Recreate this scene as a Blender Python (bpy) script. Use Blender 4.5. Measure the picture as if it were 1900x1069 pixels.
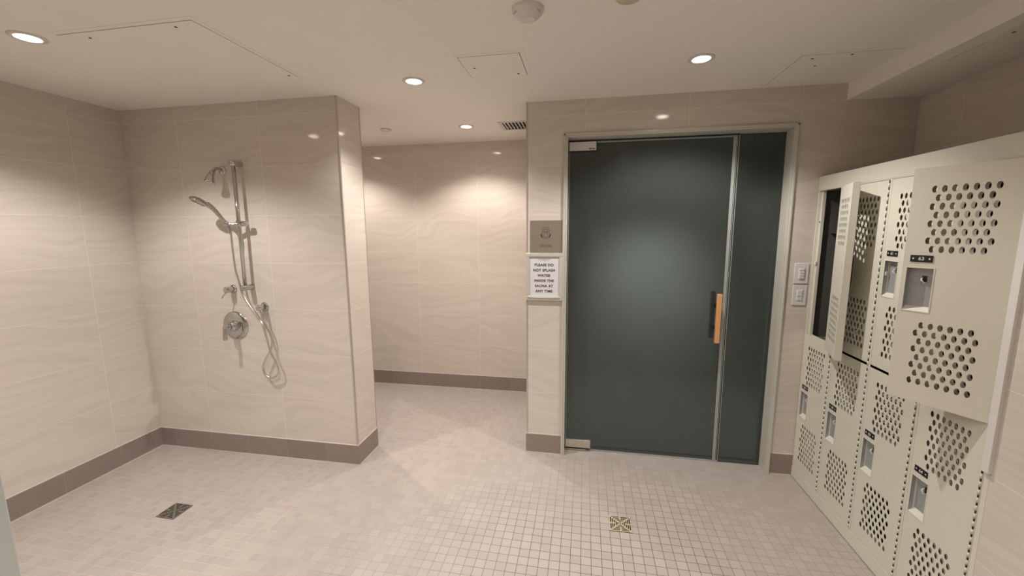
import bpy, bmesh, math, random
from mathutils import Vector, Matrix
random.seed(4)
for o in list(bpy.data.objects): bpy.data.objects.remove(o)
scene = bpy.context.scene
C = scene.collection
PI = math.pi

# ------------------------------------------------------------------ camera
FPX, YAW, PITCH, ROLL, CH = 755.6328, -.1775, -.1416, -.0061, 1.5898
fw = Vector((math.sin(YAW)*math.cos(PITCH), math.cos(YAW)*math.cos(PITCH), math.sin(PITCH)))
rt = Vector((math.cos(YAW), -math.sin(YAW), 0)); up = rt.cross(fw)
cr, sr = math.cos(ROLL), math.sin(ROLL)
rt, up = cr*rt + sr*up, -sr*rt + cr*up
cam = bpy.data.objects.new('camera', bpy.data.cameras.new('camera')); C.objects.link(cam)
cam.matrix_world = Matrix(((rt.x, up.x, -fw.x, 0), (rt.y, up.y, -fw.y, 0), (rt.z, up.z, -fw.z, CH), (0, 0, 0, 1)))
cam.data.sensor_width = 36; cam.data.lens = FPX/1900*36; cam.data.clip_start = .02
scene.camera = cam
# ------------------------------------------------------------------ world, exposure
w = bpy.data.worlds.new('world'); scene.world = w; w.use_nodes = True
w.node_tree.nodes['Background'].inputs[0].default_value = (.9, .85, .8, 1)
w.node_tree.nodes['Background'].inputs[1].default_value = .0
vs = scene.view_settings
vs.view_transform = 'Standard'; vs.look = 'None'; vs.gamma = 1; vs.use_curve_mapping = False
vs.exposure = 1.42
# downlights: x, y, watts, colour
SPOT_W = 17.0
WARM = (1.0, .965, .93); PINK = (1.0, .925, .87)
LAMPS = [(-2.31, 1.45, 1.3, WARM), (-.94, 2.235, 1.0, WARM), (-.94, 3.24, .95, PINK), (.533, 2.22, 1.3, WARM),
         (-2.3, 3.25, 1.0, PINK), (-.94, .75, 1.2, WARM), (.45, .75, .3, WARM), (-.94, -.75, 1.2, WARM), (.45, -.75, .9, WARM), (-2.31, 0.0, .8, WARM)]  # all after the corridor lamp are unseen fill, added to lift the walls

# ------------------------------------------------------------------ geometry constants (metres)
XLW, YS, XP, YP, YB, YW, XW = -3.106, 2.369, -1.4966, 2.626, 3.808, 2.731, -.389
XL, XR, CZ, BZ, XBF = 1.345, 1.807, 2.4, 2.307, 1.4455
BASE = .145
YREAR = -1.9

# ------------------------------------------------------------------ material helpers
def srgb(r, g, b):
    f = lambda c: (c/255/12.92 if c/255 <= .04045 else ((c/255+.055)/1.055)**2.4)
    return (f(r), f(g), f(b), 1)
class NT:
    def __init__(s, name):
        s.m = bpy.data.materials.new(name); s.m.use_nodes = True; s.t = s.m.node_tree; s.n = s.t.nodes; s.b = s.n['Principled BSDF']
    def new(s, ty, **kw):
        n = s.n.new(ty)
        for k, v in kw.items(): setattr(n, k, v)
        return n
    def put(s, v, sock):
        if hasattr(v, 'node'): s.t.links.new(v, sock)
        else: sock.default_value = v
    def math(s, op, a, b=0, c=None):
        n = s.new('ShaderNodeMath', operation=op); s.put(a, n.inputs[0]); s.put(b, n.inputs[1])
        if c is not None: s.put(c, n.inputs[2])
        return n.outputs[0]
    def comb(s, x, y, z):
        n = s.new('ShaderNodeCombineXYZ'); s.put(x, n.inputs[0]); s.put(y, n.inputs[1]); s.put(z, n.inputs[2]); return n.outputs[0]
    def noise(s, vec, scale, detail=2, rough=.5):
        n = s.new('ShaderNodeTexNoise'); s.put(vec, n.inputs['Vector']); n.inputs['Scale'].default_value = scale
        n.inputs['Detail'].default_value = detail; n.inputs['Roughness'].default_value = rough; return n.outputs['Fac']
    def white(s, vec):
        n = s.new('ShaderNodeTexWhiteNoise', noise_dimensions='3D'); s.put(vec, n.inputs['Vector']); return n.outputs['Value']
    def mix(s, f, a, b):
        n = s.new('ShaderNodeMix', data_type='RGBA'); s.put(f, n.inputs[0]); s.put(a, n.inputs[6]); s.put(b, n.inputs[7]); return n.outputs[2]
    def ramp(s, f, lo, hi):
        n = s.new('ShaderNodeMapRange'); s.put(f, n.inputs[0]); n.inputs[1].default_value = lo; n.inputs[2].default_value = hi; return n.outputs[0]
    def bump(s, h, strength=.2, dist=.001):
        n = s.new('ShaderNodeBump'); s.put(h, n.inputs['Height']); n.inputs['Strength'].default_value = strength; n.inputs['Distance'].default_value = dist
        s.t.links.new(n.outputs[0], s.b.inputs['Normal'])
    def pos(s):
        g = s.new('ShaderNodeNewGeometry'); x = s.new('ShaderNodeSeparateXYZ'); s.t.links.new(g.outputs['Position'], x.inputs[0]); return x.outputs, g.outputs['Position']
    def set(s, col=None, rough=None, metal=None, **kw):
        if col is not None: s.put(col, s.b.inputs['Base Color'])
        if rough is not None: s.put(rough, s.b.inputs['Roughness'])
        if metal is not None: s.b.inputs['Metallic'].default_value = metal
        for k, v in kw.items(): s.b.inputs[k.replace('_', ' ')].default_value = v
        return s.m

def plain(name, col, rough=.5, metal=0, var=.04, scale=30, **kw):
    """paint or metal with a faint procedural mottling"""
    t = NT(name); P = t.new('ShaderNodeTexCoord').outputs['Object']
    n = t.noise(P, scale, 3)
    a = tuple(max(0, c*(1-var)) for c in col[:3])+(1,); b = tuple(min(1, c*(1+var)) for c in col[:3])+(1,)
    return t.set(t.mix(n, a, b), rough, metal, **kw)

def wall_tile(name, ax, h0, ph=.617, c1=(.600, .530, .462, 1), c2=(.680, .612, .540, 1), grout=(.74, .675, .60, 1), z0=.145, pz=.309, rough=.075):
    t = NT(name); p, _ = t.pos(); h = p[ax]; z = p[2]
    u = t.math('DIVIDE', t.math('SUBTRACT', h, h0), ph); v = t.math('DIVIDE', t.math('SUBTRACT', z, z0), pz)
    iu, iv = t.math('FLOOR', u), t.math('FLOOR', v); fu, fv = t.math('FRACT', u), t.math('FRACT', v)
    rnd = t.white(t.comb(iu, iv, 3.1)); rnd2 = t.white(t.comb(iu, iv, 8.7))
    # wavy sandstone grain: horizontal strata bent by a slow noise
    warp = t.noise(t.comb(h, t.math('MULTIPLY', z, 1.3), t.math('MULTIPLY', rnd, 9)), 1.6, 1)
    slope = t.math('MULTIPLY', t.math('SUBTRACT', rnd2, .5), .35)
    zz = t.math('ADD', t.math('ADD', z, t.math('MULTIPLY', h, slope)), t.math('MULTIPLY', warp, .45))
    g1 = t.noise(t.comb(t.math('MULTIPLY', h, .9), t.math('MULTIPLY', zz, 16), t.math('MULTIPLY', rnd, 20)), 1.6, 4, .6)
    g2 = t.noise(t.comb(t.math('MULTIPLY', h, 4), t.math('MULTIPLY', zz, 90), rnd), 1.5, 2)
    g = t.math('ADD', t.math('MULTIPLY', t.ramp(g1, .32, .66), .8), t.math('MULTIPLY', g2, .2))
    col = t.mix(g, c1, c2)
    gw_u, gw_v = .0022/ph, .0022/pz
    m = t.math('MAXIMUM', t.math('LESS_THAN', fu, gw_u), t.math('LESS_THAN', fv, gw_v))
    t.bump(t.math('SUBTRACT', 1, m), .25, .0006)
    rr = t.math('ADD', rough, t.math('MULTIPLY', m, .5))
    return t.set(t.mix(m, col, grout), rr)

def base_tile(name, ax, h0):
    t = NT(name); p, P = t.pos(); h = p[ax]
    u = t.math('DIVIDE', t.math('SUBTRACT', h, h0), .31); fu = t.math('FRACT', u); r = t.white(t.comb(t.math('FLOOR', u), 2, 2))
    n = t.noise(P, 60, 4)
    col = t.mix(t.math('ADD', t.math('MULTIPLY', n, .6), t.math('MULTIPLY', r, .4)), (.235, .178, .158, 1), (.300, .235, .210, 1))
    m = t.math('LESS_THAN', fu, .010)
    return t.set(t.mix(m, col, (.34, .28, .25, 1)), .3)

def mosaic():
    t = NT('beige_mosaic'); p, P = t.pos(); x, y = p[0], p[1]
    q = .0502
    u = t.math('DIVIDE', t.math('SUBTRACT', x, .157), q); v = t.math('DIVIDE', t.math('SUBTRACT', y, 2.024), q)
    fu, fv = t.math('FRACT', u), t.math('FRACT', v); r = t.white(t.comb(t.math('FLOOR', u), t.math('FLOOR', v), 1))
    r2 = t.white(t.comb(t.math('FLOOR', u), t.math('FLOOR', v), 6))
    n = t.noise(P, 45, 4)
    c = t.mix(t.math('ADD', t.math('MULTIPLY', r, .65), t.math('MULTIPLY', n, .35)), (.392, .336, .298, 1), (.462, .405, .362, 1))
    gw = .048
    m = t.math('MAXIMUM', t.math('LESS_THAN', fu, gw), t.math('LESS_THAN', fv, gw))
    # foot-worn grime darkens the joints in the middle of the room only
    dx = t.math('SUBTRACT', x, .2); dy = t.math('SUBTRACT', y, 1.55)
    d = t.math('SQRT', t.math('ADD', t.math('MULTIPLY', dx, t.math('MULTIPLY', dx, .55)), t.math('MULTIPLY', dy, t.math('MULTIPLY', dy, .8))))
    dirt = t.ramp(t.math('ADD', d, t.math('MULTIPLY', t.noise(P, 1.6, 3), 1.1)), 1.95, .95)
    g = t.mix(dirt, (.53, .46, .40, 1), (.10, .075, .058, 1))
    t.bump(t.math('SUBTRACT', 1, m), .3, .001)
    return t.set(t.mix(m, c, g), .42)

M = {}
M['floor'] = mosaic()
M['tile_x_shower'] = wall_tile('tile_shower_wall', 0, -2.664)
M['tile_y_left'] = wall_tile('tile_left_wall', 1, 2.072)
M['tile_x_back'] = wall_tile('tile_back_wall', 0, -1.626)
M['tile_x_sauna'] = wall_tile('tile_sauna_wall', 0, -.014)
M['tile_y_side'] = wall_tile('tile_side_faces', 1, 2.1)
M['tile_y_right'] = wall_tile('tile_right_wall', 1, 2.45)
M['ceiling'] = plain('ceiling_paint', (.88, .845, .79), .75, var=.02, scale=8)
M['cream'] = plain('cream_powder_coat', (.66, .635, .53), .38, var=.02, scale=60)
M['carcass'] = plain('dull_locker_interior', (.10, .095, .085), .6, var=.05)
M['galv'] = plain('galvanised_recess', (.36, .365, .37), .45, .25, var=.06)
M['jamb'] = plain('jamb_paint', (.55, .53, .465), .35, var=.02)
M['frame_alu'] = plain('pale_frame', (.60, .585, .53), .3, .2, var=.02)
M['edge_trim'] = plain('satin_edge_trim', (.52, .47, .43), .3, .55, var=.03)
M['chrome'] = plain('chrome', (.56, .56, .56), .08, 1, var=.02)
M['hose'] = None
M['black'] = plain('black_plastic', (.012, .012, .013), .35)
M['white_plastic'] = plain('white_plastic', (.70, .67, .63), .35, var=.02)
M['white_paint'] = plain('white_digit_paint', (.75, .75, .74), .5)
M['steel'] = plain('brushed_steel', (.62, .58, .50), .32, .9, var=.06, scale=80)
M['drain_brass'] = plain('drain_metal', (.80, .70, .48), .4, .6, var=.06)
M['drain_steel'] = plain('drain_steel', (.36, .33, .30), .35, .8, var=.1)
M['dark'] = plain('dark_void', (.015, .014, .013), .8)
M['rubber'] = plain('dark_rubber', (.02, .02, .02), .6)
M['plaque'] = plain('bronze_plaque', (.31, .265, .205), .32, .45, var=.05, scale=40)
M['plaque_ink'] = plain('dark_engraving', (.10, .08, .06), .5)
M['paper'] = plain('notice_paper', (.72, .70, .72), .6, var=.01)
M['ink'] = plain('black_ink', (.04, .035, .04), .6)
M['grey_ink'] = plain('grey_ink', (.36, .34, .33), .6)
M['wood'] = plain('orange_pine', (.72, .36, .15), .4, var=.12, scale=25)
M['sauna_wood'] = plain('sauna_cladding', (.34, .33, .30), .6, var=.15)
M['grout'] = plain('pale_grout', (.60, .53, .47), .8, var=.05)
M['pale_door'] = plain('pale_door_paint', (.60, .64, .60), .45, var=.02)
t = NT('fluted_hose'); P = t.new('ShaderNodeTexCoord').outputs['Object']
M['hose'] = t.set((.68, .66, .62, 1), .22, .95)
# frosted glass: one milky body, rough on the room side
t = NT('frosted_glass'); p, P = t.pos()
n = t.noise(P, 3.5, 4); sm = t.noise(t.comb(t.math('MULTIPLY', p[0], 6), 0, t.math('MULTIPLY', p[2], 1.5)), 3, 3)
M['frost'] = t.set(t.mix(n, (.145, .168, .158, 1), (.172, .198, .186, 1)), t.math('ADD', .15, t.math('MULTIPLY', sm, .05)), 0, Transmission_Weight=.78, IOR=1.45, Specular_IOR_Level=.35)
M['glass_edge'] = plain('glass_edge', (.30, .36, .33), .2, var=.05)
M['seal'] = plain('clear_seal', (.36, .37, .34), .3, var=.04)
def emis(name, col, s):
    t = NT(name); t.b.inputs['Base Color'].default_value = (.8, .8, .8, 1)
    t.b.inputs['Emission Color'].default_value = (*col, 1); t.b.inputs['Emission Strength'].default_value = s; return t.m
M['lens'] = emis('lamp_lens', (1, .96, .92), 55)

# ------------------------------------------------------------------ mesh helpers
class MB:
    """collects shapes, each with a material slot, into one mesh"""
    def __init__(s): s.bm = bmesh.new(); s.mats = []
    def mi(s, m):
        m = M[m] if isinstance(m, str) else m
        if m not in s.mats: s.mats.append(m)
        return s.mats.index(m)
    def _fin(s, verts, m, smooth=False):
        i = s.mi(m); fs = {f for v in verts for f in v.link_faces}
        for f in fs: f.material_index = i; f.smooth = smooth
    def box(s, x0, x1, y0, y1, z0, z1, m, bev=0):
        r = bmesh.ops.create_cube(s.bm, size=1); vs_ = r['verts']
        for v in vs_: v.co = Vector(((x0+x1)/2+v.co.x*(x1-x0), (y0+y1)/2+v.co.y*(y1-y0), (z0+z1)/2+v.co.z*(z1-z0)))
        s._fin(vs_, m)
        if bev:
            es = list({e for v in vs_ for e in v.link_edges})
            r = bmesh.ops.bevel(s.bm, geom=es, offset=bev, segments=2, affect='EDGES', profile=.6)
            for f in r['faces']: f.material_index = s.mi(m); f.smooth = True
        return s
    def ring(s, cs, m, closed_u=True, smooth=True, cap=True):
        rows = [[s.bm.verts.new(c) for c in r] for r in cs]; i = s.mi(m); n = len(rows[0])
        for a, b in zip(rows, rows[1:]):
            for k in range(n if closed_u else n-1):
                f = s.bm.faces.new((a[k], a[(k+1) % n], b[(k+1) % n], b[k])); f.material_index = i; f.smooth = smooth
        if cap:
            for r_, fl in ((rows[0], True), (rows[-1], False)):
                f = s.bm.faces.new(list(reversed(r_)) if fl else r_); f.material_index = i
        return s
    def lathe(s, prof, m, org=(0, 0, 0), axis=(0, 0, 1), n=28, sx=1, sy=1, cap=True):
        """prof: list of (radius, height along axis)"""
        ax = Vector(axis).normalized(); q = ax.to_track_quat('Z', 'Y'); o = Vector(org)
        return s.ring([[o+q @ Vector((max(r, 1e-5)*sx*math.cos(2*PI*k/n), max(r, 1e-5)*sy*math.sin(2*PI*k/n), h)) for k in range(n)] for r, h in prof], m, cap=cap)
    def tube(s, pts, r, m, n=12, cap=True):
        P_ = [Vector(p) for p in pts]; cs = []; ref = None
        for i, p in enumerate(P_):
            d = (P_[min(i+1, len(P_)-1)]-P_[max(i-1, 0)]).normalized()
            if ref is None: ref = d.orthogonal().normalized()
            ref = (ref-d*ref.dot(d)).normalized(); b = d.cross(ref)
            rr = r[i] if isinstance(r, (list, tuple)) else r
            cs.append([p+rr*(ref*math.cos(2*PI*k/n)+b*math.sin(2*PI*k/n)) for k in range(n)])
        return s.ring(cs, m, cap=cap)
    def add_mesh(s, me, m, mat=Matrix()):
        b = bmesh.new(); b.from_mesh(me); b.transform(mat); i = s.mi(m)
        mp = {v: s.bm.verts.new(v.co) for v in b.verts}
        for f in b.faces:
            try: g = s.bm.faces.new([mp[v] for v in f.verts]); g.material_index = i
            except ValueError: pass
        b.free(); return s
    def build(s, name, parent=None, loc=None):
        bmesh.ops.recalc_face_normals(s.bm, faces=s.bm.faces[:])
        me = bpy.data.meshes.new(name); s.bm.to_mesh(me); s.bm.free()
        for m in s.mats: me.materials.append(m)
        o = bpy.data.objects.new(name, me); C.objects.link(o)
        if loc: o.location = loc
        if parent: o.parent = parent
        return o
def smooth_path(pts, k=6):
    P_ = [Vector(p) for p in pts]; out = []
    for i in range(len(P_)-1):
        a, b, c, d = P_[max(i-1, 0)], P_[i], P_[i+1], P_[min(i+2, len(P_)-1)]
        for j in range(k):
            t_ = j/k; out.append(.5*((2*b)+(c-a)*t_+(2*a-5*b+4*c-d)*t_**2+(3*b-a-3*c+d)*t_**3))
    return out+[P_[-1]]
def plate(polys, th):
    """flat sheet in local XY with holes: first poly outline, the rest holes; thickness th (centred)"""
    cu = bpy.data.curves.new('plate', 'CURVE'); cu.dimensions = '2D'; cu.fill_mode = 'BOTH'; cu.extrude = th/2
    for p in polys:
        sp = cu.splines.new('POLY'); sp.points.add(len(p)-1); sp.use_cyclic_u = True
        for q, (a, b) in zip(sp.points, p): q.co = (a, b, 0, 1)
    o = bpy.data.objects.new('plate', cu); C.objects.link(o)
    me = bpy.data.meshes.new_from_object(o.evaluated_get(bpy.context.evaluated_depsgraph_get()))
    bpy.data.objects.remove(o); bpy.data.curves.remove(cu); return me
def text_mesh(txt, size, bold=0, th=.0004, space=1.0, align='CENTER'):
    cu = bpy.data.curves.new('lettering', 'FONT'); cu.body = txt; cu.size = size; cu.align_x = align; cu.align_y = 'CENTER'
    cu.offset = bold; cu.extrude = th; cu.space_character = space
    o = bpy.data.objects.new('lettering', cu); C.objects.link(o)
    me = bpy.data.meshes.new_from_object(o.evaluated_get(bpy.context.evaluated_depsgraph_get()))
    bpy.data.objects.remove(o); bpy.data.curves.remove(cu); return me
def rect(a0, a1, b0, b1): return [(a0, b0), (a1, b0), (a1, b1), (a0, b1)]
def oval(cx, cy, rx, ry, n=14): return [(cx+rx*math.cos(2*PI*k/n), cy+ry*math.sin(2*PI*k/n)) for k in range(n)]
def tag(o, label, cat, group=None):
    o['label'] = label; o['category'] = cat
    if group: o['group'] = group
    return o
def thing(name, label, cat, loc=(0, 0, 0), group=None):
    o = bpy.data.objects.new(name, None); o.empty_display_size = .05; C.objects.link(o); o.location = loc
    return tag(o, label, cat, group)
def struct(o): o['kind'] = 'structure'; return o

# ================================================================== the room shell
b = MB(); b.box(-4.6, 2.6, YREAR-.1, 5.2, -.1, 0, 'floor'); struct(b.build('floor'))
VX0, VX1, VY0, VY1 = -.645, -.40, 3.185, 3.40
HR = .041
polys = [rect(-4.6, 2.6, YREAR-.1, 5.2)]+[oval(x, y, HR, HR, 32) for x, y, _, _ in LAMPS]+[rect(VX0, VX1, VY0, VY1)]
b = MB(); b.add_mesh(plate(polys, .02), 'ceiling', Matrix.Translation((0, 0, CZ+.01)))
b.box(-4.6, 2.6, YREAR-.1, 5.2, CZ+.16, CZ+.18, 'ceiling')
struct(b.build('ceiling'))
b = MB(); b.box(XLW-.15, XLW, YREAR, YS, 0, CZ, 'tile_y_left'); struct(b.build('wall_left'))
# shower wall: a thick pier, tiled on its front and its end
b = MB(); b.box(XLW-.15, XP, YS, YP, 0, CZ, 'tile_x_shower')
for f in b.bm.faces:
    if f.normal.x > .5: f.material_index = b.mi('tile_y_side')
o = struct(b.build('wall_shower'))
me = o.data
if len(me.materials) < 2: me.materials.append(M['tile_y_side'])
for p_ in me.polygons:
    if abs(p_.normal.x) > .5: p_.material_index = 1
b = MB(); b.box(-4.6, XW+.3, YB, YB+.12, 0, CZ, 'tile_x_back'); struct(b.build('wall_back'))
b = MB(); b.box(-4.6, -4.48, YP, YB, 0, CZ, 'tile_y_left'); struct(b.build('wall_corridor_end'))
OX0, OX1, OZ = -.138, 1.203, 2.185          # door opening
b = MB()
b.box(XW, OX0, YW, YW+.14, 0, CZ, 'tile_x_sauna')
b.box(OX1, XR+.1, YW, YW+.14, 0, CZ, 'tile_x_sauna')
b.box(OX0, OX1, YW, YW+.14, OZ, CZ, 'tile_x_sauna')
b.box(XW, OX0-.08, YW+.14, YB, 0, CZ, 'tile_y_side')
struct(b.build('wall_sauna'))
b = MB(); b.box(XR, XR+.12, YREAR, YW, 0, BZ, 'tile_y_right'); struct(b.build('wall_right'))
b = MB(); b.box(XL, XR, YREAR, 1.517, 0, BZ, 'tile_y_right'); struct(b.build('wall_pier'))
b = MB(); b.box(-4.6, 2.6, YREAR-.12, YREAR, 0, CZ, 'tile_x_back'); struct(b.build('wall_rear'))
b = MB(); b.box(XBF, XR+.12, YREAR, YW, BZ, CZ, 'ceiling'); struct(b.build('ceiling_bulkhead'))
# sauna cabin seen through the frosted glass
b = MB()
b.box(-.2, -.18, YW+.14, 4.4, 0, CZ, 'sauna_wood'); b.box(1.75, 1.77, YW+.14, 4.4, 0, CZ, 'sauna_wood')
b.box(-.2, 1.77, 4.4, 4.42, 0, CZ, 'sauna_wood'); b.box(-.2, 1.77, YW+.14, 4.4, CZ-.06, CZ-.04, 'sauna_wood'); b.box(-.2, 1.77, YW+.14, 4.4, .001, .012, 'sauna_wood')
struct(b.build('wall_cabin'))

cl = bpy.data.lights.new('cabin_glow_fill', 'SPOT'); cl.energy = 38; cl.color = (.93, .965, 1.0); cl.shadow_soft_size = .05; cl.spot_size = math.radians(100); cl.spot_blend = 1  # unseen fill, added to make the soft glow behind the frosted glass
clo = bpy.data.objects.new('cabin_glow_fill', cl); C.objects.link(clo); clo.location = (.66, 3.50, 1.30); clo.rotation_euler = (math.radians(72), 0, 0)
cd_ = bpy.data.lights.new('cabin_floor_fill', 'SPOT'); cd_.energy = 45; cd_.color = (.93, .965, 1.0); cd_.shadow_soft_size = .05; cd_.spot_size = math.radians(80); cd_.spot_blend = 1  # second unseen fill, added to brighten the lower part of the glass
cdo = bpy.data.objects.new('cabin_floor_fill', cd_); C.objects.link(cdo); cdo.location = (.75, 3.55, 2.25)

# baseboards with their pale joints
def baseb(name, x0, x1, y0, y1, ax, h0, sides):
    """strip of dark tiles whose face stands 4 mm off the wall"""
    key = 'base_%d_%g' % (ax, h0)
    if key not in M: M[key] = base_tile(key.replace('.', '_').replace('-', 'm'), ax, h0)
    b = MB(); b.box(x0, x1, y0, y1, .006, BASE-.004, M[key])
    dx = .0025 if 'x' in sides else 0; dy = .0025 if 'y' in sides else 0
    b.box(x0-dx, x1+dx, y0-dy, y1+dy, 0, .006, 'grout')
    b.box(x0, x1, y0, y1, BASE-.004, BASE, 'grout')
    return struct(b.build(name))
B_ = .005
baseb('baseboard_left', XLW, XLW+B_, .45, YS-B_, 1, 1.777, 'x')
baseb('baseboard_shower', XLW, XP+B_, YS-B_, YS, 0, -2.974, 'y')
baseb('baseboard_pier_end', XP, XP+B_, YS, YP, 1, YS-.02, 'x')
baseb('baseboard_back', -4.4, XW, YB-B_, YB, 0, -1.942, 'y')
baseb('baseboard_sauna_left', XW-B_, OX0-.004, YW-B_, YW, 0, -.395-.31, 'y')
baseb('baseboard_sauna_right', OX1+.006, XL-.001, YW-B_, YW, 0, 1.15, 'y')
baseb('baseboard_corridor_right', XW-B_, XW, YW, YB, 1, YW-.02, 'x')
baseb('baseboard_locker_pier', XL-B_, XL, YREAR, 1.517, 1, 0, 'x')

# metal edge strips on outside tile corners
def strip(name, x0, x1, y0, y1): b = MB(); b.box(x0, x1, y0, y1, BASE, CZ, 'edge_trim', .001); return struct(b.build(name))
strip('trim_1', XP-.009, XP+.0015, YS-.0015, YS+.009)
strip('trim_2', XW-.0015, XW+.010, YW-.0015, YW+.008)
b = MB(); b.box(XP-.002, XP+.0015, YP-.006, YP+.0015, BASE, CZ, 'edge_trim'); struct(b.build('trim_3'))

# doorway lining: stepped casing, deep jambs and head
b = MB()
y0, y1 = YW-.009, YW+.16
for (x0, x1) in ((OX0-.004, OX0+.018), (OX1-.018, OX1+.004)):
    b.box(x0, x1, y0, y1, 0, OZ-.014, 'jamb', .002)
b.box(OX0-.004, OX1+.004, y0, y1, OZ-.014, OZ+.006, 'jamb', .002)
# raised outer bead
for (x0, x1) in ((OX0-.007, OX0+.004), (OX1-.004, OX1+.007)):
    b.box(x0, x1, y0-.005, y0+.004, 0, OZ+.008, 'jamb', .0015)
b.box(OX0-.007, OX1+.007, y0-.005, y0+.004, OZ-.003, OZ+.009, 'jamb', .0015)
# inner stop lip behind the glass
b.box(OX0+.016, OX0+.024, YW+.115, YW+.14, 0, OZ-.012, 'jamb'); b.box(OX1-.024, OX1-.016, YW+.115, YW+.14, 0, OZ-.012, 'jamb')
b.box(OX0+.016, OX1-.016, YW+.115, YW+.14, OZ-.022, OZ-.012, 'jamb')
struct(b.build('trim_doorway'))

# ------------------------------------------------------------------ glass door and fixed side pane
GY = YW+.082
d = bpy.data.objects.new('door_1', None); C.objects.link(d); d.location = (OX0+.02, GY, 0); struct(d)
DX0, DX1, DZ0, DZ1 = .006, 1.028, .014, 2.148     # in door coordinates
def P(b, name, par): return b.build(name, par)
b = MB(); b.box(DX0, DX1, 0, .010, DZ0, DZ1, 'frost')
gl = P(b, 'glass_leaf', d)
b = MB()                                            # ground glass edges, brighter than the panes
b.box(DX0-.004, DX0, -.0005, .0105, DZ0, DZ1, 'glass_edge'); b.box(DX1, DX1+.004, -.0005, .0105, DZ0, DZ1, 'glass_edge')
b.box(DX0-.004, DX1+.004, -.0005, .0105, DZ1, DZ1+.010, 'glass_edge'); b.box(DX0-.004, DX1+.004, -.0005, .0105, DZ0-.005, DZ0, 'glass_edge')
P(b, 'glass_edge', d)
b = MB(); b.box(DX1-.022, DX1-.004, -.003, -.0006, DZ0, DZ1, 'seal'); b.box(DX1+.0045, DX1+.010, -.001, .009, DZ0, DZ1+.012, 'rubber'); b.box(DX1+.0105, DX1+.014, -.002, .008, DZ0, DZ1+.012, 'seal')
P(b, 'edge_seal', d)
b = MB(); b.box(-.002, DX1+.012, -.004, .006, DZ1+.0105, DZ1+.019, 'rubber'); b.box(-.002, .0015, .002, .012, DZ0, DZ1+.01, 'rubber'); P(b, 'frame_seal', d)
# patch hinge, top (white cover with a tiny black maker's mark) and bottom (brushed)
b = MB(); b.box(.004, .178, -.014, -.001, DZ1-.048, DZ1+.008, 'white_plastic', .0015)
b.box(-.002, .182, -.0135, .001, DZ1-.053, DZ1+.0105, 'rubber')
RX = Matrix.Rotation(PI/2, 4, 'X')
b.add_mesh(text_mesh('dorma', .014, .0006), 'ink', Matrix.Translation((.150, -.0145, DZ1-.037)) @ RX)
P(b, 'top_hinge', d)
b = MB(); b.box(.002, .182, -.016, .020, .026, .086, 'steel', .0015); b.box(-.001, .150, -.012, .016, .004, .012, 'steel', .001); b.box(.03, .09, -.004, .012, .011, .027, 'black'); b.box(.0, .178, -.010, .014, .0125, .025, 'black')
P(b, 'bottom_hinge', d)
# wooden pull bar on black posts
hx = .952
b = MB(); b.box(hx, hx+.028, -.078, -.052, .858, 1.178, 'wood', .004)
hd = P(b, 'handle', d)
b = MB()
for z in (.945, 1.095):
    b.lathe([(.007, 0), (.007, .052)], 'black', (hx+.014, -.053, z), (0, 1, 0), 14); b.lathe([(.013, 0), (.013, .005)], 'black', (hx+.014, -.006, z), (0, 1, 0), 16)
P(b, 'handle_post', hd)
b = MB(); b.box(hx, hx+.028, .060, .086, .858, 1.178, 'wood', .004); ih = P(b, 'handle', d)
b = MB()
for z in (.945, 1.095): b.lathe([(.007, 0), (.007, .052)], 'black', (hx+.014, .0105, z), (0, 1, 0), 14)
P(b, 'handle_post', ih)
wpane = bpy.data.objects.new('window_1', None); C.objects.link(wpane); wpane.location = (.922, GY, 0); struct(wpane)
b = MB(); b.box(.002, 1.185-.922, .002, .012, .003, OZ-.015, 'frost'); P(b, 'pane', wpane)
b = MB(); b.box(.002, 1.185-.922, -.001, .002, OZ-.020, OZ-.0145, 'seal'); b.box(-.001, .002, .001, .013, .003, OZ-.015, 'glass_edge'); P(b, 'pane_edge', wpane)

# pale door leaf standing open at the left edge of the view
b = MB(); b.box(-1.04, -1.0, -.40, .493, .01, 2.05, 'pale_door', .002); struct(b.build('door_2'))

# ================================================================== ceiling fittings
def lamp(x, y, pw, col, label, group='recessed ceiling downlights'):
    t_ = thing('downlight', label, 'ceiling light', (x, y, CZ), group)
    b = MB(); b.lathe([(.0405, .004), (.0395, -.001), (.042, -.005), (.052, -.006), (.060, -.003), (.0605, 0), (.042, .0002)], 'white_plastic', n=40, cap=False); P(b, 'trim_ring', t_)
    b = MB(); b.lathe([(.0400, .002), (.0375, .024)], 'white_plastic', n=32, cap=False); b.lathe([(.046, .028), (.046, .10)], 'dark', n=24); P(b, 'reflector', t_)
    b = MB(); b.lathe([(.0370, .020), (.0370, .022)], 'lens', n=32); P(b, 'lens', t_)
    L = bpy.data.lights.new('lamp', 'SPOT'); L.energy = SPOT_W*pw; L.color = col; L.spot_size = math.radians(128); L.spot_blend = .5; L.shadow_soft_size = .012
    lo = bpy.data.objects.new('lamp', L); C.objects.link(lo); lo.parent = t_; lo.location = (0, 0, .004)
    return t_
LBL = ['round lit downlight at far left beside the large ceiling hatch', 'lit downlight between the shower pier and small square hatch', 'lit downlight farthest back, before the back corridor wall',
       'lit downlight in front of the sauna door', 'corridor downlight hidden behind the shower pier', 'added unseen fill light behind the viewer, left of centre', 'added unseen fill light behind the viewer, right of centre',
       'rearmost added unseen fill light, left of centre', 'rearmost added unseen fill light, right of centre', 'added unseen fill light by the left wall nearest the viewer']
for (x, y, pw, col), lb in zip(LAMPS, LBL): lamp(x, y, pw, col, lb)

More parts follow.
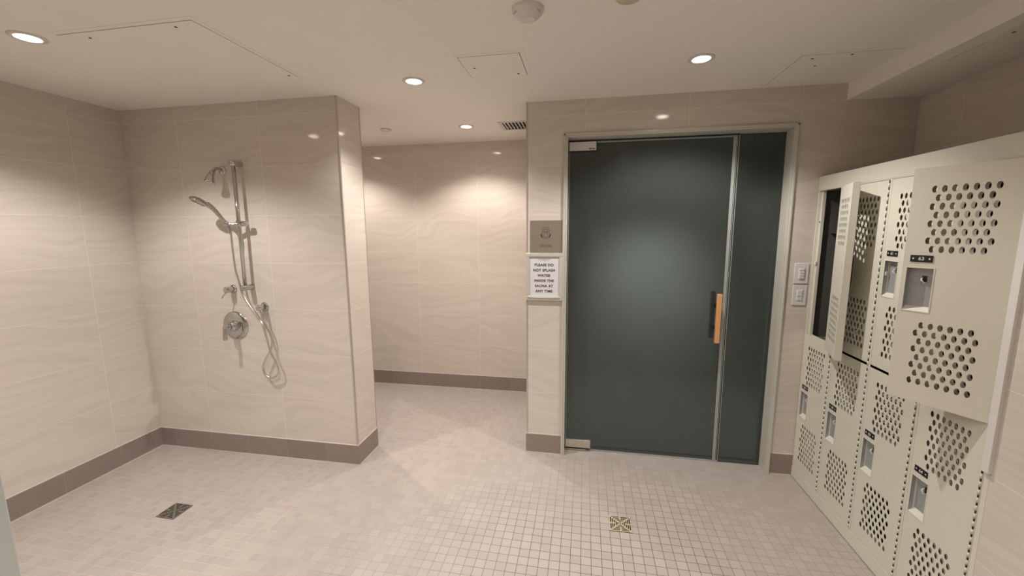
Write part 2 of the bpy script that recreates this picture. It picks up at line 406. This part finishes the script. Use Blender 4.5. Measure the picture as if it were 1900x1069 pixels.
def hatch(x0, x1, y0, y1, z, label, screws, gapside=None):
    t_ = thing('access_hatch', label, 'access panel', ((x0+x1)/2, (y0+y1)/2, z), 'painted access hatches in the ceiling')
    wx, wy = (x1-x0)/2, (y1-y0)/2
    b = MB()
    b.add_mesh(plate([rect(-wx-.022, wx+.022, -wy-.022, wy+.022), rect(-wx, wx, -wy, wy)], .0012), 'ceiling', Matrix.Translation((0, 0, -.0006)))
    P(b, 'hatch_frame', t_)
    b = MB(); b.box(-wx+.0025, wx-.0025, -wy+.0025, wy-.0025, -.0022, -.0004, 'ceiling'); P(b, 'hatch_panel', t_)
    b = MB(); b.box(-wx, wx, -wy, wy, -.0004, -.0001, 'dark'); P(b, 'gap_shadow', t_)
    for sx, sy in screws:
        b = MB(); b.lathe([(.006, 0), (.005, .0012)], 'dark', (sx-(x0+x1)/2, sy-(y0+y1)/2, -.0032), n=12); P(b, 'screw', t_)
    return t_
hatch(-2.17, -1.51, 1.455, 2.06, CZ, 'large square access hatch above the shower', [(-2.06, 1.50), (-1.62, 1.49), (-1.545, 2.03)])
hatch(-.615, -.315, 1.985, 2.262, CZ, 'small square access hatch with two open edges, ceiling centre', [(-.565, 2.12), (-.36, 2.235)])
hatch(.995, 1.42, 2.275, 2.68, CZ, 'access hatch in the ceiling beside the dropped bulkhead', [(1.06, 2.32), (1.22, 2.30), (1.12, 2.42)])
hatch(1.53, 1.775, 1.2, 2.20, BZ, 'long hatch under the bulkhead, above the lockers', [(1.55, 1.93)])

# occupancy sensor
t_ = thing('motion_sensor', 'white domed sensor on the ceiling near the top edge', 'sensor', (-.226, 1.625, CZ))
b = MB(); b.lathe([(.060, 0), (.060, -.006), (.056, -.014), (.046, -.025), (.032, -.034), (.027, -.036)], 'white_plastic', n=40, cap=False); P(b, 'dome', t_)
b = MB(); b.lathe([(.028, -.0352), (.0275, -.038), (.025, -.0375), (.023, -.037), (.012, -.0395), (.0001, -.040)], 'white_plastic', n=28, cap=False); P(b, 'lens', t_)
q = Matrix.Rotation(math.radians(-148), 4, 'Z') @ Matrix.Translation((.050, 0, -.0195)) @ Matrix.Rotation(math.radians(47), 4, 'Y')
b = MB(); b.box(-.008, .008, -.010, .010, -.0008, .0008, M['grey_ink']); b.bm.transform(q); P(b, 'sounder_window', t_)
q2 = Matrix.Rotation(math.radians(-32), 4, 'Z') @ Matrix.Translation((.050, 0, -.0195)) @ Matrix.Rotation(math.radians(47), 4, 'Y')
b = MB()
for k in (-1, 0, 1): b.box(-.007, .007, -.001+k*.005, .001+k*.005, -.0008, .0008, M['grey_ink'])
b.bm.transform(q2); P(b, 'sounder_window', t_)
def cap(x, y, r, label, mat='white_plastic'):
    b = MB(); b.lathe([(r*.9, 0), (r*.9, -.004), (r, -.0045), (r, -.008), (r*.97, -.009), (.0001, -.0095)], mat, n=32, cap=False)
    o = b.build('sprinkler_cover', None, (x, y, CZ)); return tag(o, label, 'sprinkler cover')
cap(-1.60, 3.203, .042, 'flat round sprinkler cover over the back corridor')
M['beige_cap'] = plain('beige_cap', (.66, .56, .42), .4)
cap(.135, 1.605, .045, 'beige round cover cut off by the top edge', 'beige_cap')

# air grille over the corridor
t_ = thing('air_grille', 'white ceiling air grille with dark slots, behind the sauna wall', 'vent', ((VX0+VX1)/2, (VY0+VY1)/2, CZ))
wx, wy = (VX1-VX0)/2, (VY1-VY0)/2
b = MB(); b.add_mesh(plate([rect(-wx-.03, wx+.008, -wy-.024, wy+.024), rect(-wx, wx, -wy, wy)], .004), 'white_plastic', Matrix.Translation((0, 0, -.002))); P(b, 'frame', t_)
b = MB(); b.box(-wx-.01, wx+.01, -wy-.01, wy+.01, .10, .105, 'dark'); b.box(-wx-.004, -wx, -wy, wy, .0, .1, 'dark'); b.box(wx, wx+.004, -wy, wy, .0, .1, 'dark'); b.box(-wx, wx, wy, wy+.004, 0, .1, 'dark'); b.box(-wx, wx, -wy-.004, -wy, 0, .1, 'dark'); P(b, 'duct', t_)
nb = 9
for k in range(nb):
    cx = -wx+(k+.5)*2*wx/nb; b = MB(); b.box(-.0065, .0065, -wy, wy, -.0012, .0012, 'white_plastic')
    b.bm.transform(Matrix.Translation((cx, 0, .0015)) @ Matrix.Rotation(math.radians(-35), 4, 'Y')); P(b, 'blade', t_)

# ================================================================== floor drains
def drain(cx, cy, label, mat, rz=0):
    t_ = thing('floor_drain', label, 'drain', (cx, cy, 0), None)
    h = .0595; slots = []
    W = .0058
    for r_ in (.050, .0405, .031, .0215):
        g = .0045                                        # bridge half-width
        e = r_-.0060
        for s_ in (-1, 1):
            if r_ > .028:
                for (a, c_) in ((-e, -g), (g, e)):
                    slots.append(rect(a, c_, s_*r_-W/2, s_*r_+W/2)); slots.append(rect(s_*r_-W/2, s_*r_+W/2, a, c_))
            else:
                slots.append(rect(-e, e, s_*r_-W/2, s_*r_+W/2)); slots.append(rect(s_*r_-W/2, s_*r_+W/2, -e, e))
    for s_ in (-1, 1):
        slots.append(rect(-.006, .006, s_*.0125-W/2, s_*.0125+W/2)); slots.append(rect(s_*.0125-W/2, s_*.0125+W/2, -.006, .006))
    slots.append(oval(0, 0, .0035, .0035, 10))
    b = MB(); b.add_mesh(plate([rect(-h, h, -h, h)]+slots, .0008), mat, Matrix.Translation((0, 0, .0030))); P(b, 'grate', t_)
    b = MB(); b.box(-h, h, -h, h, .0002, .0008, 'dark'); P(b, 'sump', t_)
    for sx, sy in ((-1, -1), (1, 1), (-1, 1), (1, -1)):
        b = MB(); b.lathe([(.0035, .0035), (.0035, .0046), (.002, .005)], mat, (sx*.051, sy*.051, 0), n=12); P(b, 'screw', t_)
    return t_
drain(-2.295, 1.762, 'dark steel square drain in the floor beneath the shower', 'drain_steel')
drain(.217, 2.085, 'brass-toned square slotted drain before the sauna door', 'drain_brass')

# ================================================================== shower fittings (all on the wall y = YS)
SY = YS
# slide bar
t_ = thing('shower_slide_bar', 'vertical chrome slide bar holding the hand shower on the tiled wall', 'shower rail', (-2.205, SY, 1.2))
def rel(b, o, name, par=None): b.bm.transform(Matrix.Translation(-Vector(o.location))); return b.build(name, par or o)
def capsule(b, p0, p1, r, m, n=20, flat=1.0):
    p0, p1 = Vector(p0), Vector(p1); L_ = (p1-p0).length
    b.lathe([(r*.25, 0), (r*.75, r*.12), (r, r*.4), (r, L_-r*.25), (r*.9, L_)], m, p0, p1-p0, n)
b = MB(); b.lathe([(.0115, 0), (.0115, .80)], 'chrome', (-2.203, SY-.058, 1.215), n=20); rel(b, t_, 'bar')
for z in (2.018, 1.222):
    b = MB(); capsule(b, (-2.203, SY-.082, z), (-2.203, SY, z), .019, 'chrome'); rel(b, t_, 'wall_bracket')
b = MB(); b.lathe([(.009, 0), (.015, .003), (.017, .010), (.017, .034), (.014, .038)], 'chrome', (-2.203+.062, SY-.058, 1.640), (-1, 0, 0), 20)
b.lathe([(.0145, 0), (.0165, .004), (.0165, .036), (.0145, .040)], 'chrome', (-2.203, SY-.058, 1.620), n=22)
b.tube([(-2.16, SY-.060, 1.636), (-2.21, SY-.068, 1.636), (-2.240, SY-.084, 1.635), (-2.272, SY-.098, 1.634)], [.010, .012, .012, .013], 'chrome', 16)
b.lathe([(.015, -.012), (.017, -.006), (.017, .008), (.0155, .014)], 'chrome', (-2.262, SY-.098, 1.640), (-.35, -.45, .82), 20)
rel(b, t_, 'slider')

# hand shower, hanging in the slider, with its hose
t_ = thing('hand_shower', 'chrome hand shower on a looping metal hose, tilted in its holder', 'shower head', (-2.29, SY-.10, 1.60))
hp = [(-2.252, SY-.086, 1.604), (-2.262, SY-.098, 1.642), (-2.276, SY-.125, 1.690), (-2.294, SY-.148, 1.733), (-2.322, SY-.163, 1.762)]
b = MB(); b.tube(smooth_path(hp, 5), [.0085+.0075*min(1, i/20) for i in range(21)], 'chrome', 18); rel(b, t_, 'handle')
hc = Vector((-2.362, SY-.176, 1.776)); ax = Vector((-.34, -.36, -.87)).normalized()
b = MB(); b.lathe([(.006, -.022), (.030, -.019), (.046, -.010), (.052, .000), (.052, .006), (.047, .010)], 'chrome', hc, ax, 36)
hs = rel(b, t_, 'head')
b = MB(); b.lathe([(.044, .0095), (.040, .0125), (.006, .0135)], 'drain_steel', hc, ax, 32)
qn = ax.to_track_quat('Z', 'Y')
for rr, n_ in ((.012, 6), (.024, 12), (.034, 18)):
    for k in range(n_): b.lathe([(.0016, .012), (.0013, .0155)], 'black', hc+qn @ Vector((rr*math.cos(2*PI*k/n_), rr*math.sin(2*PI*k/n_), 0)), ax, 6)
b.bm.transform(Matrix.Translation(-Vector(t_.location))); b.build('spray_face', hs)
hy = SY-.046
hose = [(-2.251, SY-.086, 1.606), (-2.250, SY-.080, 1.56), (-2.262, SY-.066, 1.46), (-2.264, SY-.058, 1.34), (-2.256, hy, 1.25), (-2.243, hy, 1.185), (-2.204, hy, 1.109), (-2.150, hy, 1.038), (-2.104, hy-.004, .972), (-2.082, hy-.008, .880),
        (-2.062, hy-.006, .790), (-2.032, hy, .715), (-2.024, hy+.004, .655), (-2.046, hy+.006, .618), (-2.088, hy+.006, .602), (-2.128, hy+.006, .622), (-2.143, hy+.005, .672), (-2.118, hy+.004, .728), (-2.078, hy+.008, .790),
        (-2.060, hy+.012, .850), (-2.070, hy+.012, .915), (-2.094, hy+.008, .975), (-2.104, hy+.002, 1.010), (-2.104, hy, 1.048)]
b = MB(); pts = smooth_path(hose, 14); b.tube(pts, [.0062+(.0008 if i % 2 else 0) for i in range(len(pts))], 'hose', 12)
b.lathe([(.0085, 0), (.0095, .004), (.0095, .022), (.007, .028)], 'chrome', (-2.104, hy, 1.045), (0, 0, -1), 16)
b.lathe([(.0085, 0), (.0095, .004), (.0095, .024), (.007, .030)], 'chrome', (-2.251, SY-.086, 1.607), (.02, .08, -1), 16)
rel(b, t_, 'hose')

# fixed shower head on a bent arm
t_ = thing('fixed_shower_head', 'small fixed chrome shower head on a bent arm, left of the bar top', 'shower head', (-2.342, SY, 1.985))
b = MB(); b.lathe([(.0265, 0), (.0265, .004), (.020, .010), (.014, .013)], 'chrome', (-2.342, SY, 1.985), (0, -1, 0), 28); rel(b, t_, 'wall_flange')
arm = smooth_path([(-2.342, SY-.006, 1.985), (-2.336, SY-.035, 1.993), (-2.332, SY-.068, 1.984), (-2.328, SY-.100, 1.952)], 6)
b = MB(); b.tube(arm, .0095, 'chrome', 16); b.lathe([(.012, -.014), (.0155, -.006), (.0155, .006), (.012, .014)], 'chrome', (-2.329, SY-.094, 1.958), (0, -.72, -.69), 20); rel(b, t_, 'arm')
b = MB(); ax2 = Vector((-.12, -.22, -.96)); o2 = Vector((-2.328, SY-.102, 1.950)); b.lathe([(.010, -.004), (.018, .004), (.021, .018), (.024, .034), (.030, .050), (.030, .056), (.026, .058)], 'chrome', o2, ax2, 28)
h2 = rel(b, t_, 'head')
b = MB(); b.lathe([(.0245, .0575), (.020, .054), (.004, .053)], 'black', o2, ax2, 24); b.bm.transform(Matrix.Translation(-Vector(t_.location))); b.build('nozzle', h2)

# diverter
t_ = thing('diverter_valve', 'small chrome diverter knob with thin lever, left of the bar foot', 'valve', (-2.352, SY, 1.205))
b = MB(); b.lathe([(.028, 0), (.028, .004), (.022, .010), (.018, .012)], 'chrome', (-2.352, SY, 1.205), (0, -1, 0), 28); rel(b, t_, 'wall_flange')
b = MB(); b.lathe([(.018, .010), (.021, .014), (.021, .058), (.019, .064), (.012, .067)], 'chrome', (-2.352, SY, 1.205), (0, -1, 0), 26); kn = rel(b, t_, 'knob')
b = MB(); b.tube([(-2.354, SY-.056, 1.190), (-2.362, SY-.068, 1.172), (-2.376, SY-.078, 1.150)], [.004, .0035, .003], 'chrome', 10); b.bm.transform(Matrix.Translation(-Vector(t_.location))); b.build('lever', kn)

# mixer valve
t_ = thing('mixer_valve', 'round chrome shower mixer plate with downward lever handle', 'valve', (-2.362, SY, .950))
vc = (-2.362, SY, .950)
b = MB(); b.lathe([(.098, 0), (.098, .003), (.092, .009), (.070, .014), (.045, .016), (.001, .016)], 'chrome', vc, (0, -1, 0), 48); rel(b, t_, 'wall_plate')
b = MB(); b.lathe([(.036, .012), (.037, .020), (.034, .042), (.026, .050), (.022, .052), (.024, .054), (.024, .082), (.019, .088), (.006, .090)], 'chrome', vc, (0, -1, 0), 32); rel(b, t_, 'body')
b = MB(); b.tube(smooth_path([(-2.358, SY-.070, .952), (-2.350, SY-.090, .958), (-2.345, SY-.104, .950), (-2.346, SY-.108, .920), (-2.348, SY-.109, .886), (-2.348, SY-.108, .870)], 5), [.016]*6+[.014]*6+[.0135]*11+[.012, .009, .004], 'chrome', 16); rel(b, t_, 'lever')

# hose outlet elbow
t_ = thing('hose_outlet', 'round chrome wall outlet feeding the looping shower hose', 'valve', (-2.122, SY, 1.088))
oc = (-2.122, SY, 1.088)
b = MB(); b.lathe([(.030, 0), (.030, .004), (.025, .009), (.020, .011)], 'chrome', oc, (0, -1, 0), 28); rel(b, t_, 'wall_flange')
b = MB(); b.lathe([(.020, .010), (.020, .052), (.017, .060), (.008, .063)], 'chrome', oc, (0, -1, 0), 26)
b.tube([(-2.122, SY-.040, 1.080), (-2.112, hy, 1.062), (-2.104, hy, 1.046)], .0105, 'chrome', 16); rel(b, t_, 'elbow')

# ================================================================== signs and switches on the sauna wall
WY = YW
def on_wall(me, x, y, z): return Matrix.Translation((x, y, z)) @ RX
t_ = thing('sauna_plaque', 'square bronze SAUNA plaque with engraved crest, above the framed notice', 'sign', (-.259, WY, 1.546))
b = MB(); b.box(-.105, .105, -.004, 0, -.105, .105, 'plaque', .001); pl = P(b, 'plate', t_)
b = MB(); b.add_mesh(text_mesh('SAUNA', .025, .0002, .0003, 1.05), 'plaque_ink', on_wall(0, 0, -.0042, -.063)); P(b, 'lettering', t_)
b = MB()
def bar2(b, p, q_, wd, m, y=-.0043):
    (x0, z0), (x1, z1) = p, q_; d_ = Vector((x1-x0, 0, z1-z0)); n_ = Vector((-d_.z, 0, d_.x)).normalized()*wd/2; a = Vector((x0, y, z0)); c_ = Vector((x1, y, z1)); e = Vector((0, .0006, 0))
    b.ring([[a+n_-e/2, a-n_-e/2, a-n_+e/2, a+n_+e/2], [c_+n_-e/2, c_-n_-e/2, c_-n_+e/2, c_+n_+e/2]], m, smooth=False)
sh = [(-.022, .046), (0, .050), (.022, .046), (.022, .012), (.012, .0), (0, -.008), (-.012, 0), (-.022, .012)]
for k in range(8): bar2(b, sh[k], sh[(k+1) % 8], .0032, 'plaque_ink')
mm = [(-.011, .012), (-.011, .037), (0, .022), (.011, .037), (.011, .012)]
for k in range(4): bar2(b, mm[k], mm[k+1], .0030, 'plaque_ink')
bar2(b, (-.015, .037), (-.008, .037), .002, 'plaque_ink'); bar2(b, (.008, .037), (.015, .037), .002, 'plaque_ink')
for s_ in (-1, 1):
    arc = [(s_*.031, .014), (s_*.029, .004), (s_*.023, -.005), (s_*.014, -.012), (0, -.0155)]
    for k in range(4): bar2(b, arc[k], arc[k+1], (.0075, .0075, .004, .0018)[k], 'plaque_ink')
    for k in range(4): bar2(b, (s_*(.030-.002*k), .010-.006*k), (s_*(.036-.003*k), .016-.006*k), .003, 'plaque_ink')
for k in range(-2, 3):
    st = []
    for j in range(10):
        r_ = .0042 if j % 2 == 0 else .0018; a = PI/2+j*PI/5; st.append((k*.0098+r_*math.cos(a), .060+.0015*(2-abs(k))*0+r_*math.sin(a)))
    b.add_mesh(plate([st], .0006), 'plaque_ink', on_wall(0, 0, -.0043, 0))
P(b, 'crest', t_)

t_ = thing('framed_notice', 'framed white notice asking not to splash water, below the SAUNA plaque', 'sign', (-.267, WY, 1.275))
fw_, fh_ = .1235, .160
b = MB()
for (x0, x1, z0, z1) in ((-fw_, fw_, fh_-.024, fh_), (-fw_, fw_, -fh_, -fh_+.030), (-fw_, -fw_+.022, -fh_+.030, fh_-.024), (fw_-.022, fw_, -fh_+.030, fh_-.024)):
    b.box(x0, x1, -.016, 0, z0, z1, 'frame_alu', .003)
b.tube([(-fw_+.016, -.016, -fh_+.020), (fw_-.016, -.016, -fh_+.020)], .0045, 'frame_alu', 10)
P(b, 'frame', t_)
b = MB(); b.box(-fw_+.02, fw_-.02, -.008, -.004, -fh_+.028, fh_-.022, 'paper'); pp = P(b, 'paper', t_)
b = MB()
for i, ln in enumerate(('PLEASE DO', 'NOT SPLASH', 'WATER', 'INSIDE THE', 'SAUNA AT', 'ANY TIME')):
    b.add_mesh(text_mesh(ln, .0235, .0007, .0003, 1.12), 'ink', on_wall(0, -.002, -.0085, .080-.0355*i))
b.add_mesh(text_mesh('MIRABELLA', .0125, .0, .0003, 1.25), 'grey_ink', on_wall(0, -.004, -.0085, .118))
b.box(-.022, .018, -.0087, -.0082, .1075, .1083, 'grey_ink')
b.build('lettering', pp)

def switch(zc, label, kind):
    t_ = thing('wall_switch', label, 'light switch', (1.2945, WY, zc), None)
    b = MB(); b.box(-.0385, .0385, -.006, 0, -.062, .062, 'white_plastic', .0025); P(b, 'face_plate', t_)
    b = MB()
    b.box(-.0165, .0165, -.0085, -.005, -.034, .034, 'white_plastic', .001); P(b, 'surround', t_)
    if kind:
        for k in range(4):
            b = MB(); b.box(-.0140, .0140, -.0125, -.007, -.031+k*.016, -.018+k*.016, 'white_plastic', .0015); P(b, 'button', t_)
    else:
        b = MB(); b.box(-.0135, .0135, -.0105, -.007, -.004, .030, 'white_plastic', .001); P(b, 'rocker', t_)
        b = MB(); b.box(-.012, .012, -.0095, -.007, -.030, -.008, 'white_plastic', .001); P(b, 'slider', t_)
switch(1.318, 'upper white wall plate with four stacked buttons, beside the lockers', True)
switch(1.184, 'lower white wall plate with one rocker, beside the lockers', False)

# ================================================================== lockers
EDG = [2.7275, 2.4405, 2.1435, 1.8400, 1.5365]
DEP = XR-XL-.004
DT = .028
ZP, ZSL, ZSU, ZT = .078, .926, .935, 1.806
def vent_holes(w_, h_, flip=False):
    """two staggered fields of upright ovals, in door coordinates (a = from hinge, b = up)"""
    hs_ = []; cx = w_*.5
    for z0, first in ((.080, 6), (.575, 7)):
        n_rows = 8
        for r_ in range(n_rows):
            row = n_rows-1-r_                      # count from the top
            cnt = first if row % 2 == 0 else (13-first)
            for k in range(cnt): hs_.append(oval(cx+(k-(cnt-1)/2)*.0262, z0+r_*.0305, .0075, .0125, 12))
    return hs_
sheet_cache = {}
def door(col, w_, h_, num, ang, zb, label=None):
    """door mesh in its own frame: hinge axis at the origin, leaf along +y, outer face at x = 0"""
    a0, a1, b0, b1 = w_-.090, w_-.014, .345, .505       # recess
    b = MB()
    # sheets lie in local XY of the plate: map (a, b) -> (y, z)
    TO = Matrix(((0, 0, 1, 0), (1, 0, 0, 0), (0, 1, 0, 0), (0, 0, 0, 1)))
    key = round(w_, 4)
    if key not in sheet_cache:
        sheet_cache[key] = (plate([rect(0, w_, 0, h_)]+vent_holes(w_, h_)+[rect(a0, a1, b0, b1)], .0012), plate([rect(0, w_, 0, h_)]+vent_holes(w_, h_)+[rect(a0+.030, a0+.034, .452, .474), rect(a0+.036, a0+.040, .425, .440)], .0012))
    so, si = sheet_cache[key]
    b.add_mesh(so, 'cream', Matrix.Translation((.0006, 0, 0)) @ TO); b.add_mesh(si, 'cream', Matrix.Translation((DT-.0006, 0, 0)) @ TO)
    b.box(.0003, DT-.0003, 0, .0014, 0, h_, 'cream'); b.box(.0003, DT-.0003, w_-.0014, w_, 0, h_, 'cream')
    b.box(.0003, DT-.0003, 0, w_, 0, .0014, 'cream'); b.box(.0003, DT-.0003, 0, w_, h_-.0014, h_, 'cream')
    o = b.build('door', col)
    if label: o['label'] = label
    b = MB(); x1 = .021                                  # handle recess with its latch finger
    b.box(x1, x1+.001, a0, a1, b0, b1, 'galv')
    for (p0, p1, q0, q1) in ((a0-.001, a0, b0, b1), (a1, a1+.001, b0, b1)): b.box(.0004, x1, p0, p1, q0, q1, 'galv')
    b.box(.0004, x1, a0, a1, b1, b1+.001, 'galv')
    # sloped bottom lip, cream
    b.ring([[(.0, a0, b0), (x1, a0, b0+.016), (x1, a0, b0), (0, a0, b0-.001)], [(.0, a1, b0), (x1, a1, b0+.016), (x1, a1, b0), (0, a1, b0-.001)]], 'cream', smooth=False)
    # raised folded rim
    for (p0, p1, q0, q1) in ((a0-.004, a0, b0-.003, b1+.003), (a1, a1+.004, b0-.003, b1+.003), (a0, a1, b1, b1+.003), (a0, a1, b0-.004, b0)): b.box(-.0012, .0003, p0, p1, q0, q1, 'cream', .0005)
    rc = b.build('handle_recess', o)
    b = MB(); zc = b1-.045; yc = a0+.030
    b.box(x1-.0015, x1, yc-.007, yc+.007, zc-.010, zc+.016, 'black'); b.tube([(x1-.002, yc-.006, zc-.008), (x1-.012, yc-.004, zc-.010), (x1-.014, yc+.004, zc+.002), (x1-.003, yc+.006, zc+.010)], .0028, 'white_plastic', 8)
    b.build('latch', o)
    # number plate: black, two rivets, engraved figures
    b = MB(); c0, c1 = a0+.006, a1-.006; zc = .540
    b.box(-.0022, -.0001, c0, c1, zc-.0125, zc+.0125, 'black', .0006)
    RY = Matrix(((0, 0, -1, 0), (-1, 0, 0, 0), (0, 1, 0, 0), (0, 0, 0, 1)))
    b.add_mesh(text_mesh(num, .0175, .0002, .0002), 'white_paint', Matrix.Translation((-.0024, (c0+c1)/2, zc-.0005)) @ RY)
    for yy in (c0+.009, c1-.009): b.lathe([(.0032, 0), (.0025, .0008)], 'white_paint', (-.0021, yy, zc), (-1, 0, 0), 12)
    b.build('number_plate', o)
    # piano hinge knuckles with dark joints
    b = MB(); b.lathe([(.0026, 0), (.0026, h_-.004)], 'rubber', (-.0012, -.004, .002), n=8)
    n_ = 28
    for k in range(n_): z0 = .003+k*(h_-.006)/n_; b.lathe([(.0037, 0), (.0037, (h_-.006)/n_*.62)], 'cream', (-.0012, -.004, z0), n=10)
    b.build('hinge', o)
    o.location = (0, .0105, zb); o.rotation_euler = (0, 0, math.radians(ang)); return o
LL = ['two-tier locker column farthest back with its upper door folded wide open', 'two-tier locker column second from the sauna wall, half shaded by the open door', 'two-tier locker column partly covered by the ajar door 63',
      'nearest two-tier locker column whose upper door 63 stands ajar']
NUM = [('57', '58'), ('59', '60'), ('61', '62'), ('63', '64')]
for i in range(4):
    yh, yn = EDG[i], EDG[i+1]; W = yh-yn
    L_ = thing('locker', LL[i], 'locker', (XL, yn, 0), 'two-tier lockers along the right wall')
    b = MB(); s_ = .0008
    # carcass: sides, back, floors and top
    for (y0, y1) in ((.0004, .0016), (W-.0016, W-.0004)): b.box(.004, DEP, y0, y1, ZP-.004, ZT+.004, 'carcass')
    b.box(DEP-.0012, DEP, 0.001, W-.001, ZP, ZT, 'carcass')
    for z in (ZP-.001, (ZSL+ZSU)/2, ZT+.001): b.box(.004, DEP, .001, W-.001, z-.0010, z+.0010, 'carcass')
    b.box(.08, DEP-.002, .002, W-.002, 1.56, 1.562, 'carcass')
    P(b, 'carcass', L_)
    b = MB()                                             # face frame
    b.box(.0, .030, .0005, .0095, ZP, ZT+.003, 'cream', .0006); b.box(.0, .030, W-.0095, W-.0005, ZP, ZT+.003, 'cream', .0006)
    b.box(.014, .030, W-.026, W-.0095, ZP, ZT, 'cream', .0006)
    for (z0, z1) in ((ZP-.003, ZP+.002), (ZSL+.001, ZSU-.001), (ZT-.001, ZT+.004)): b.box(.001, .030, .0095, W-.0095, z0, z1, 'cream')
    P(b, 'face_frame', L_)
    dw = W-.0105-.011
    angU = (161, 0, 0, 33)[i]
    du = door(L_, dw, ZT-ZSU-.004, NUM[i][0], angU, ZSU+.001, ('upper door folded back wide open', None, None, 'upper door numbered 63, standing ajar')[i])
    door(L_, dw, ZSL-ZP-.005, NUM[i][1], 0, ZP+.003)
    b = MB(); b.box(.010, .022, W-.024, W-.012, 1.378, 1.388, 'white_plastic', .001); b.box(.004, .012, W-.030, W-.018, 1.374, 1.392, 'white_plastic', .001); P(b, 'strike', L_)
    if i == 3:
        b = MB(); b.box(.0, .030, -.0185, -.0005, ZP-.004, ZT+.003, 'cream', .0006); P(b, 'end_stile', L_)
    if i == 0:
        b = MB(); b.box(.012, .0145, W-.021, W-.015, 1.62, 1.63, 'black'); P(b, 'bolt_hole', L_)
b = MB()
prof = [(0, ZT+.004), (-.002, 1.886), (.03, 1.886), (XR-XL-.002, 1.93), (XR-XL-.002, ZT+.005)]
b.ring([[(XL+a, 1.520, c_) for a, c_ in prof], [(XL+a, 2.729, c_) for a, c_ in prof]], 'cream', smooth=False)
tag(b.build('locker_top_trim'), 'long cream top filler running above all the lockers', 'locker trim')
b = MB(); b.box(XL-.001, XL+.02, 1.520, 2.729, .005, ZP-.0045, 'cream', .001); b.box(XL+.004, XL+.018, 1.520, 2.729, 0, .006, 'black'); b.box(XL+.02, XR-.01, 1.53, 2.72, .001, ZP-.006, 'carcass')  # black under-strip is painted shade: the shadow line below the kick plate
tag(b.build('locker_plinth'), 'cream kick plate along the floor beneath the lockers', 'locker trim')
b = MB(); b.box(XL-.012, XL-.0045, 1.512, 1.5385, .775, BZ-.45, 'white_plastic', .001); b.box(XL-.0048, XL-.0002, 1.512, 1.5165, .775, BZ-.45, 'white_plastic')
tag(b.build('filler_strip'), 'pale vertical filler strip where door 63 meets the tiled pier', 'locker trim')
bpy.context.view_layer.update()
